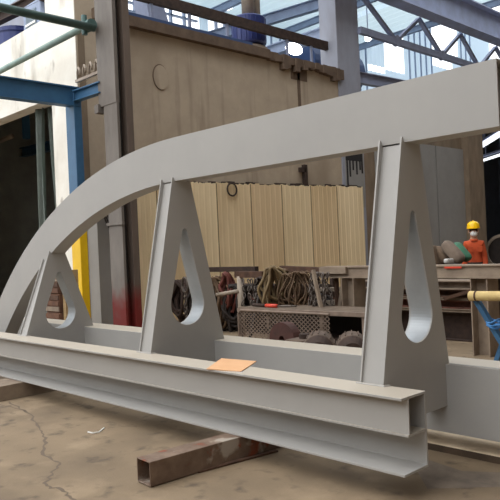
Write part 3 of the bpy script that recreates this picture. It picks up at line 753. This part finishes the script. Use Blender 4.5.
def link(mb, c, d, L, r, flip, w=.55):
    d = Vector(d).normalized(); side = d.cross(Vector((0,1,0)) if abs(d.y) < .9 else Vector((1,0,0))).normalized()
    if flip: side = d.cross(side)
    c = Vector(c); pts = []
    for i in range(10):
        t = 2*PI*i/10; pts.append(c + d*L*.5*math.cos(t) + side*L*.5*w*math.sin(t))
    mb.tube(pts, r, 5, True)
def chain(mb, pts, L, r):
    pts = [Vector(p) for p in pts]; k = 0
    for a, b in zip(pts, pts[1:]):
        d = b-a; n = max(1, int(d.length/(L*.72)))
        for i in range(n): link(mb, a+d*(i+.5)/n, d, L, r, k % 2); k += 1
def bundle(px, py, Y, w, h, n, L, r, label, seed):
    rnd = random.Random(seed); mb = MB(); c = pt(px, py, Y)
    for k in range(n):
        x = c.x+rnd.uniform(-w, w); y = c.y+rnd.uniform(-.1, .1); pts = [(x, y, c.z+h)]
        for j in range(4): pts.append((x+rnd.uniform(-.06, .06), y+rnd.uniform(-.04, .04), c.z+h-(j+1)*h/2))
        chain(mb, pts, L, r)
    tag(mb.build('chain_bundle', M_chain, smooth=True), label, 'chain', 'chains on the rack')
bundle(319, 294, RY-.05, .15, .34, 13, .085, .011, 'thick dark chain bundle hanging at the right end of the rack', 1)
bundle(254, 292, RY-.12, .17, .24, 7, .1, .011, 'loose pale chain links heaped over the rack beside the pale post', 2)
mb = MB(); c = pt(185, 285, RY-.05); mb.tube([(c.x+.09*math.cos(t), c.y, c.z+.14*math.sin(t)) for t in [2*PI*i/18 for i in range(18)]], .025, 6, True)
chain(mb, [(c.x, c.y, c.z-.14), (c.x, c.y, c.z-.75)], .1, .013)
tag(mb.build('hanging_chain', M_chain, smooth=True), 'single chain with ring seen through the middle teardrop opening', 'chain', 'chains on the rack')
# leaning bars
a, b = pt(313, 270, RY-.15), pt(328, 311, RY-.25)
tag(MB().bar(a, (b.x, b.y, .0), .05, .05).build('leaning_bar', M_trestle), 'thin dusty bar leaning across the right end of the rack', 'steel bar')
a, b = pt(250, 312, RY-.5), pt(262, 283, RY-.1)
tag(MB().bar((a.x-.05, a.y, .0), b, .035, .05).build('leaning_bar', M_hdark), 'dark thin bar leaning between the pale post and the chains', 'steel bar')

# scrap pipes stacked behind the rack
for k, (yy, z, r, lab) in enumerate(((8.95, .12, .12, 'bottom front one of the rusty scrap pipes behind the rack'), (9.2, .12, .12, 'bottom rear one of the rusty scrap pipes behind the rack'),
        (9.08, .33, .11, 'middle one of the rusty scrap pipes stacked behind the rack'), (9.0, .55, .11, 'second highest rusty scrap pipe stacked behind the rack'), (9.1, .76, .10, 'topmost rusty scrap pipe stacked behind the rack'))):
    tag(MB().cyl((-10.6+.2*k, yy, z), (-7.0-.12*k, yy-.05, z), r, n=16).build('scrap_pipe', [M_rustd, M_rust, M_rustd, M_redsteel, M_rustd][k], smooth=False), lab, 'pipe', 'scrap pipes behind the rack')
for k, x in enumerate((-7.6,)):
    st_ = MB().box(x-.03, x+.03, 9.24, 9.32, 0, .95)
    tag(st_.build('pipe_stake', M_rustd), 'upright steel stake holding the scrap pipes behind the thin brown hoses', 'stake')
# low mesh table with a guard of expanded metal
TY = 7.4
mt = thing('mesh_table', (-6.9, TY, 0), 'low workshop table with expanded metal mesh front below the hoses', 'table')
MB().box(-8.05, -5.5, TY, TY+.75, .555, .595).build('table_top', M_table, mt, bev=.005)
MB().box(-8.0, -5.6, TY+.7, TY+.72, .02, .55).build('back_panel', M_hdark, mt)  # dark panel and shelf added to fill in darkness behind the mesh
MB().box(-8.0, -5.6, TY+.1, TY+.7, .18, .2).build('shelf', M_rustd, mt)
MB().bar((-8.05, TY-.01, .555), (-5.5, TY-.01, .575), .03, .06).build('edge_rail', M_mesh, mt)
for x in (-8.03, -6.3, -5.55): MB().box(x-.03, x+.03, TY, TY+.06, 0, .555).build('leg', M_mesh, mt)
for x in (-8.03, -5.55): MB().box(x-.03, x+.03, TY+.65, TY+.71, 0, .555).build('leg', M_mesh, mt)
em = MB(); x0, x1, z0, z1 = -8.02, -6.12, .06, .54
def zz(): pass
nx, nz = 46, 15; dx = (x1-x0)/nx; dz = (z1-z0)/nz
for j in range(nz+1):
    for i in range(nx):
        xa = x0+i*dx; xb = x0+(i+1)*dx; up = (i+j) % 2
        za = z0+j*dz+(dz*.5 if up else -dz*.5)*.98; zb = z0+j*dz+(-dz*.5 if up else dz*.5)*.98
        em.bar((xa, TY-.03, za), (xb, TY-.03, zb), .006, .011)
em.build('mesh_guard', M_mesh, mt)
MB().tube([(x0, TY-.03, .05), (x0, TY-.03, .50), (x0+.06, TY-.03, .555), (x1, TY-.03, .56)], .018, 8).build('guard_frame', M_mesh, mt)
# tool with red handle lying on the table
a = pt(266, 306, TY+.15); b = pt(277, 306, TY+.15); c = pt(287, 303, TY+.3)
tl = thing('bolt_cutter', (a.x, a.y, .595), 'tool with bright red handle lying on the mesh table', 'tool')
MB().cyl((a.x, a.y, .625), (b.x, b.y, .625), .03, n=12).build('handle', M_handle, tl, smooth=True)
MB().cyl((b.x, b.y, .625), (b.x+.3, b.y+.12, .62), .014, n=8).build('shaft', M_chain, tl, smooth=True)
MB().cyl((a.x-.3, a.y, .63), (a.x, a.y, .625), .026, n=10).build('grip_end', M_rustd, tl, smooth=True)
# motors on the floor under the table
def motor(px, Y, label, r=.2, L=.42, dirx=.55):
    c = at(px, 340, Y=Y); t = thing('electric_motor', (c.x, Y, 0), label, 'motor', 'old motors on the floor')
    d = Vector((math.cos(-.9), math.sin(-.9), 0)); ct = Vector((c.x, Y, r+.05))
    MB().cyl(ct-d*L/2, ct+d*L/2, r, n=24).build('body', M_motor, t, bev=.02)
    MB().cyl(ct+d*L/2, ct+d*(L/2+.1), r*.94, r*.6, n=24).build('end_bell', M_rustd, t)
    MB().cyl(ct+d*(L/2+.1), ct+d*(L/2+.2), .03, n=10).build('shaft', M_chain, t)
    fn = MB()
    for k in range(16):
        a = 2*PI*k/16; n1 = Vector((-d.y, d.x, 0)); o = n1*math.cos(a)*r + Vector((0,0,1))*math.sin(a)*r
        fn.bar(ct-d*L*.4+o, ct+d*L*.4+o, .012, .03, tuple(o))
    fn.build('cooling_fins', M_motor, t)
    MB().box(c.x-.14, c.x+.14, Y-.12, Y+.12, 0, .06).build('foot', M_rustd, t)
motor(319, 6.45, 'round brown electric motor on the floor, left of two below the trestle')
motor(352, 6.6, 'round brown electric motor on the floor, right one close to the right post')

c = at(302, 340, Y=6.5)
gb = thing('gear_box', (c.x, 6.5, 0), 'dusty box shaped machine with label plate left of the brown motors', 'machine')
MB().box(c.x-.17, c.x+.13, 6.35, 6.75, 0, .34).build('housing', M_motor, gb, bev=.02)
MB().box(c.x-.1, c.x+.06, 6.34, 6.352, .17, .28).build('name_plate', M_pole, gb)
MB().cyl((c.x, 6.55, .34), (c.x, 6.55, .4), .07).build('cap', M_rustd, gb)
c = at(287, 336, Y=6.6)
tag(MB().box(c.x-.05, c.x+.05, 6.58, 6.64, 0, .20).build('white_block', M_whitep), 'tiny white block in the dark under the mesh table', 'block')
c = at(284, 337, Y=6.9)
dm_ = None
dm = MB().prism([(c.x+.24*math.cos(a), .24+.24*math.sin(a)) for a in [2*PI*i/28 for i in range(28)]], [[(c.x+.05*math.cos(a), .24+.05*math.sin(a)) for a in [2*PI*i/28 for i in range(28)]]], 'y', 6.85, 7.0)
tag(dm.build('pulley_wheel', M_wheel), 'dark red pulley wheel leaning before the mesh guard', 'wheel')
# long brown steel trestle
TZ, TYY = 1.2, 8.36
ts = thing('steel_trestle', (-5.2, TYY, 0), 'long dusty steel trestle beam on pillars behind the right post', 'trestle')
MB().hsec((-7.0, TYY, TZ-.09), (-3.2, TYY-.1, TZ-.09), .22, .18, .02, .16).build('top_beam', M_trestle, ts)
MB().box(-6.98, -6.45, TYY-.16, TYY-.1, TZ-.11, TZ-.01).build('cleat', M_trestle, ts)
for x in (-6.42, -4.27):
    MB().hsec((x, TYY-.02, 0), (x, TYY-.02, TZ-.18), .30, .24, .016, .012, (1, 0, 0)).build('pillar', M_trestle, ts)
    if x < -5: MB().bar((x-.35, TYY-.02, .25), (x-.17, TYY-.02, 1.0), .06, .06).build('stay', M_trestle, ts)
MB().box(-4.75, -4.5, TYY-.175, TYY-.165, TZ-.045, TZ-.02).build('paint_mark', M_handle, ts)['label'] = 'orange paint mark on the beam'
# stock of steel behind the trestle on the right
G2 = 'steel stock stacked behind the trestle'
def stock(px, y0, y1, Y, m, label, L=2.6, kind='steel_beam', w=.3):
    a, b = at(px, y0, Y=Y), at(px, y1, Y=Y)
    mb = MB().hsec((a.x-L/2, Y+w/2, (a.z+b.z)/2), (a.x+L/2, Y+w/2, (a.z+b.z)/2), w, a.z-b.z, .02, w*.8)
    return tag(mb.build(kind, m, bev=.003), label, 'steel beam', G2)
zs_ = [0, .43, .5, .63, .70, .76, .92]
lv = [(0, .44, M_rustd, 'dark deep steel beam lying at the bottom of the stock pile', .28),
      (.44, .49, M_trestle, 'pale flat flange bar resting on the dark deep beam in the stock pile', .34),
      (.49, .62, M_redsteel, 'red brown steel beam in the middle of the stock pile', .26),
      (.62, .66, M_trestle, 'thin pale steel bar above the red brown beam in the stock pile', .30),
      (.66, .78, M_rust, 'rusty steel beam below the top of the stock pile', .26),
      (.78, .92, M_trestle, 'tan steel beam on top of the stock pile behind the trestle', .30)]
for z0, z1, m, lab, w in lv:
    x0 = -6.9; x1 = -4.75
    mb = MB().hsec((x0, 9.4, (z0+z1)/2), (x1, 9.4, (z0+z1)/2), w, z1-z0-.002, min(.02, (z1-z0)*.2), w*.12 if z1-z0 > .1 else w*.9)
    tag(mb.build('steel_beam', m), lab, 'steel beam', G2)
for x in (-5.75, -5.55): pass
a, b = at(445, 301, Y=9.24), at(476, 291, Y=9.24)
tag(MB().bar((a.x, 9.24, .64), (b.x, 9.24, .79), .09, .05).build('loose_bar', M_rust), 'loose rusty bar lying aslant on the stock pile', 'steel bar', G2)
a, b = at(447, 347, Y=7.0), at(462, 341, Y=7.0)
tag(MB().bar((a.x-.1, 7.0, .055), (b.x, 7.15, .055), .1, .10).build('timber_block', M_wood, bev=.006), 'short pale timber baulk on the floor behind the rear beam', 'timber')
a = at(478, 345, Y=7.9)
# shelf carrying sacks
sh = thing('storage_rack', (-6.2, 11.6, 0), 'low dark storage rack carrying the sacks behind the trestle', 'rack')
MB().box(-8.2, -5.4, 11.0, 12.0, .92, .97).build('deck', M_rustd, sh)
for x in (-8.15, -5.45):
    for yy in (11.05, 11.95): MB().box(x-.04, x+.04, yy-.04, yy+.04, 0, .92).build('leg', M_rustd, sh)
MB().box(-8.1, -5.5, 11.9, 11.95, .1, .9).build('back_panel', M_rustd, sh)
def sack(px, py, Y, rx, rz, rot, m, name, label, seed):
    c = at(px, py, Y=Y); R = Matrix.Rotation(rot, 3, 'Y')
    mb = MB(); mb.ball(c, rx, .14, rz, 20, .1, None, seed)
    for v in mb.bm.verts:
        d = v.co - c; q = lambda k, r: math.copysign(abs(k/r)**.5*r, k) if r else k
        v.co = c + R @ Vector((q(d.x, rx)*.92, q(d.y, .14)*.9, q(d.z, rz)*.92))
    return tag(mb.build(name, m, smooth=True), label, 'sack', 'sacks on the storage rack')
sack(453, 252, 11.4, .11, .27, -.75, M_sack, 'cement_sack', 'large grey brown sack leaning left of the worker', 1)
sack(441, 255, 11.45, .10, .21, -.75, M_sackd, 'cement_sack', 'dark brown sack between the right post and the grey sack', 2)
sack(434.5, 257, 11.3, .08, .24, -.25, M_sackd, 'cement_sack', 'narrow brown sack tight against the right post', 3)
sack(461.5, 252, 11.75, .09, .23, -.7, M_gbund, 'plastic_bag', 'green plastic bag between the grey sack and the worker', 4)
sack(449, 261, 11.2, .06, .05, 0, M_plaster, 'small_bag', 'small white bag below the grey sack', 5)
# wrapped pipe with blue angle frame at right edge
wp = MB().cyl((-3.76, 7.0, .90), (-2.3, 7.0, .92), .055, n=16)
wpo = tag(wp.build('wrapped_pipe', M_wrap, smooth=True), 'yellow tape wrapped pipe lying level at the right edge on the blue prop', 'pipe')
MB().cyl((-3.69, 7.0, .901), (-3.67, 7.0, .9012), .058, n=16).build('tape_mark', M_rust, wpo)
bs = thing('blue_prop', (-3.45, 7.05, 0), 'blue angle iron prop crossing under the yellow wrapped pipe', 'prop')
MB().bar((-3.72, 7.06, .86), (-3.22, 7.1, 0), .05, .08, (0, 1, 0)).build('leg', M_blue, bs)
MB().bar((-3.28, 7.16, .86), (-3.62, 7.16, 0), .05, .06, (0, 1, 0)).build('leg', M_blue, bs)
st = MB()
for k in range(3): st.tube([(-3.54+.07*math.cos(t), 7.1+.09*math.sin(t), .56+.03*k+.02*math.sin(2*t+k)) for t in [2*PI*i/16 for i in range(16)]], .012, 6, True)
st.tube([(-3.5, 7.02, .58), (-3.38, 7.0, .60), (-3.2, 7.0, .56)], .012, 6)
st.build('strap', M_strap, bs, smooth=True)['label'] = 'light blue strap knotted round the prop'

# ================================================================== WORKER
def skin_body(name, pts, edges, radii, m, parent, sub=2, root=0):
    me = bpy.data.meshes.new(name); me.from_pydata([Vector(p) for p in pts], edges, [])
    o = bpy.data.objects.new(name, me); C.objects.link(o)
    o.parent = parent; o['_w'] = parent['_w']
    me.materials.append(m)
    md = o.modifiers.new('skin', 'SKIN'); md.use_smooth_shade = True
    for i, v in enumerate(me.skin_vertices[0].data):
        r = radii[i]; v.radius = r if isinstance(r, tuple) else (r, r); v.use_root = (i == root)
    s = o.modifiers.new('sub', 'SUBSURF'); s.levels = sub; s.render_levels = sub
    return o
PWX, PWY = -6.48, 12.32
wk = thing('person', (PWX, PWY, 0), 'worker in orange overalls with yellow helmet and white mask standing behind the trestle', 'person')
face = math.atan2(-PWY, -PWX) + PI/2 + .12          # local -Y faces the camera
wk.rotation_euler = (0, 0, face); wk.scale = (1.03, 1.03, 1.03)
wk['_w'] = (0, 0, 0)                             # parts below are given in the person's own coordinates
P = dict(pel=(0,.0,.93), wai=(0,.01,1.08), che=(0,.01,1.28), sho=(0,.02,1.42), nec=(0,.01,1.50), hea=(0,-.005,1.58), hd2=(0,-.01,1.68),
         hl=(.09,0,.88), kl=(.11,-.02,.48), al=(.11,.02,.09), fl=(.115,-.14,.035), hr=(-.09,0,.88), kr=(-.10,-.01,.48), ar=(-.11,.03,.09), fr=(-.125,-.13,.035),
         sl=(.135,.02,1.395), el=(.185,.03,1.13), wl=(.19,-.06,.89), sr=(-.135,.02,1.395), er=(-.185,.03,1.13), wr=(-.185,-.06,.89))
keys = list(P); I = {k: i for i, k in enumerate(keys)}
E_ = [('pel','wai'),('wai','che'),('che','sho'),('sho','nec'),('nec','hea'),('hea','hd2'),('pel','hl'),('hl','kl'),('kl','al'),('al','fl'),('pel','hr'),('hr','kr'),('kr','ar'),('ar','fr'),
      ('sho','sl'),('sl','el'),('el','wl'),('sho','sr'),('sr','er'),('er','wr')]
RA = dict(pel=(.12,.095), wai=(.115,.095), che=(.12,.1), sho=(.085,.07), nec=.056, hea=(.072,.088), hd2=(.07,.085), hl=.092, kl=.066, al=.045, fl=.04, hr=.092, kr=.066, ar=.045, fr=.04,
          sl=.055, el=.043, wl=.031, sr=.055, er=.043, wr=.031)
pts = [Vector(P[k]) for k in keys]; eds = [(I[a], I[b]) for a, b in E_]; rad = [RA[k] for k in keys]
# five fingers per hand, rooted in the palm, lightly curled
for s, wkk in ((1, 'wl'), (-1, 'wr')):
    wv = Vector(P[wkk]); palm = len(pts); pts.append(wv+Vector((0,-.012,-.06))); rad.append((.024,.036)); eds.append((I[wkk], palm))
body = skin_body('body', pts, eds, rad, M_skin, wk)
for s, wkk in ((1, 'wl'), (-1, 'wr')):
    wv = Vector(P[wkk])
    for k in range(5):
        if k < 4:
            y = -.035+.02*k; L = (.072, .082, .076, .058)[k]
            q = [wv+Vector((0, y, -.075)), wv+Vector((0, y-.003, -.075-L*.55)), wv+Vector((-s*.018, y-.004, -.075-L*.85)), wv+Vector((-s*.034, y-.004, -.075-L))]
        else: q = [wv+Vector((0,-.03,-.045)), wv+Vector((-s*.012,-.058,-.07)), wv+Vector((-s*.02,-.066,-.105))]
        skin_body('finger', q, [(i, i+1) for i in range(len(q)-1)], [.010-.0012*i for i in range(len(q))], M_skin, body, 1)
# clothing
cl = ['pel','wai','che','sho','nec','hl','kl','al','hr','kr','ar','sl','el','wl','sr','er','wr']
ci = {k: i for i, k in enumerate(cl)}
cp = [Vector(P[k]) for k in cl]
cp[ci['nec']] = Vector((0, .015, 1.465))
for k in ('wl', 'wr'): cp[ci[k]] += Vector((0, .006, .02))
ce = [(ci[a], ci[b]) for a, b in E_ if a in ci and b in ci]
def grow(r, d): return (r[0]+d, r[1]+d) if isinstance(r, tuple) else r+d
cr = [grow(RA[k], .022) for k in cl]
cr[ci['che']] = (.145, .12); cr[ci['wai']] = (.14, .118); cr[ci['sho']] = (.105, .085); cr[ci['pel']] = (.145, .12); cr[ci['nec']] = (.062, .062)
ov = skin_body('overalls', cp, ce, cr, M_orange, wk)
col_ = MB(); col_.lathe([(.085,1.43),(.082,1.47),(.074,1.485),(.064,1.48)], (0,.012,0), 20); col_.build('collar', M_orange, ov, smooth=True)
pk = MB(); pk.box(-.13,-.04,-.152,-.135,1.24,1.34).box(.04,.13,-.152,-.135,1.24,1.34); pk.build('pocket', M_orange, ov, bev=.004)
MB().lathe([(.148,1.0),(.152,1.02),(.148,1.045)], (0,.008,0), 24).build('belt', M_rustd, ov)
for s in (1, -1):
    bt = MB(); bt.ball((s*.118,-.06,.05), .052, .14, .055, 16); bt.cyl((s*.11,.02,.04),(s*.11,.02,.17),.062,.06); bt.build('boot', M_boot, wk, smooth=True)
# head details
hz = 1.63
MB().ball((0,-.092,hz-.012), .013, .020, .026, 10).build('nose', M_skin, body, smooth=True)
for s in (1,-1):
    MB().ball((s*.03,-.084,hz+.022), .012, .008, .007, 10).build('eye', M_eye, body, smooth=True)
    MB().ball((s*.083,0,hz), .012, .022, .034, 10).build('ear', M_skin, body, smooth=True)
ms = MB(); ms.ball((0,-.062,hz-.045), .066, .052, .056, 18); mko = ms.build('face_mask', M_mask, wk, smooth=True)
for s in (1,-1): MB().tube([(s*.062,-.06,hz-.03),(s*.082,-.02,hz-.012),(s*.088,.0,hz+.02)], .004, 6).build('mask_strap', M_mask, mko)
MB().ball((0,.018,hz+.03), .084, .088, .075, 16).build('hair', M_hair, wk, smooth=True)
hm = MB(); hm.lathe([(.118,.0),(.120,.012),(.118,.04),(.108,.085),(.08,.12),(.04,.137),(.005,.141)], (0,.002,hz+.055), 28)
hel = hm.build('helmet', M_helmet, wk, smooth=True)
bm_ = MB(); bm_.prism([(.125*math.cos(a)*1.0, -.002+(.165 if math.sin(a) < 0 else .13)*math.sin(a)) for a in [2*PI*i/28 for i in range(28)]], [], 'z', hz+.052, hz+.062)
bm_.build('brim', M_helmet, hel)
for x in (-.03, 0, .03): pass
MB().tube([(0,-.10,hz+.12),(0,-.05,hz+.19),(0,0,hz+.2),(0,.06,hz+.185),(0,.105,hz+.12)], .012, 8).build('ridge', M_helmet, hel, smooth=True)

# ================================================================== LIGHT
W = bpy.data.worlds.new('sky'); S.world = W; W.use_nodes = True
bg = W.node_tree.nodes['Background']; bg.inputs[0].default_value = (.94, .97, 1.0, 1); bg.inputs[1].default_value = 2.0
sl = bpy.data.lights.new('daylight', 'SUN'); sl.energy = 1.6; sl.angle = math.radians(75); sl.color = (1, .97, .93)
so = bpy.data.objects.new('daylight', sl); C.objects.link(so)
so.rotation_euler = Vector((.3, .62, -1.3)).to_track_quat('-Z', 'Y').to_euler()
so.location = (0, -4, 12)

# ================================================================== CAMERA
cam = bpy.data.cameras.new('camera'); co = bpy.data.objects.new('camera', cam); C.objects.link(co)
cam.sensor_fit = 'HORIZONTAL'; cam.sensor_width = 36; cam.lens = 36*FPX/500; cam.shift_y = (HORIZON-250)/500.
right = Vector((XR, YR, 0)); fwd = Vector((XF, YF, 0)); up = Vector((0, 0, 1))
c_, s_ = math.cos(ROLL), math.sin(ROLL)
ix = right*c_ - up*s_; iy = up*c_ + right*s_
M3 = Matrix((ix, iy, -fwd)).transposed()
co.matrix_world = Matrix.Translation((0, 0, EYE)) @ M3.to_4x4()
cam.clip_end = 300
S.camera = co
for o in list(bpy.data.objects):
    if '_w' in o: del o['_w']
S.view_settings.view_transform = 'Standard'
S.view_settings.look = 'None'
S.view_settings.exposure = 0.1
S.view_settings.gamma = 1.0
S.view_settings.use_curve_mapping = False
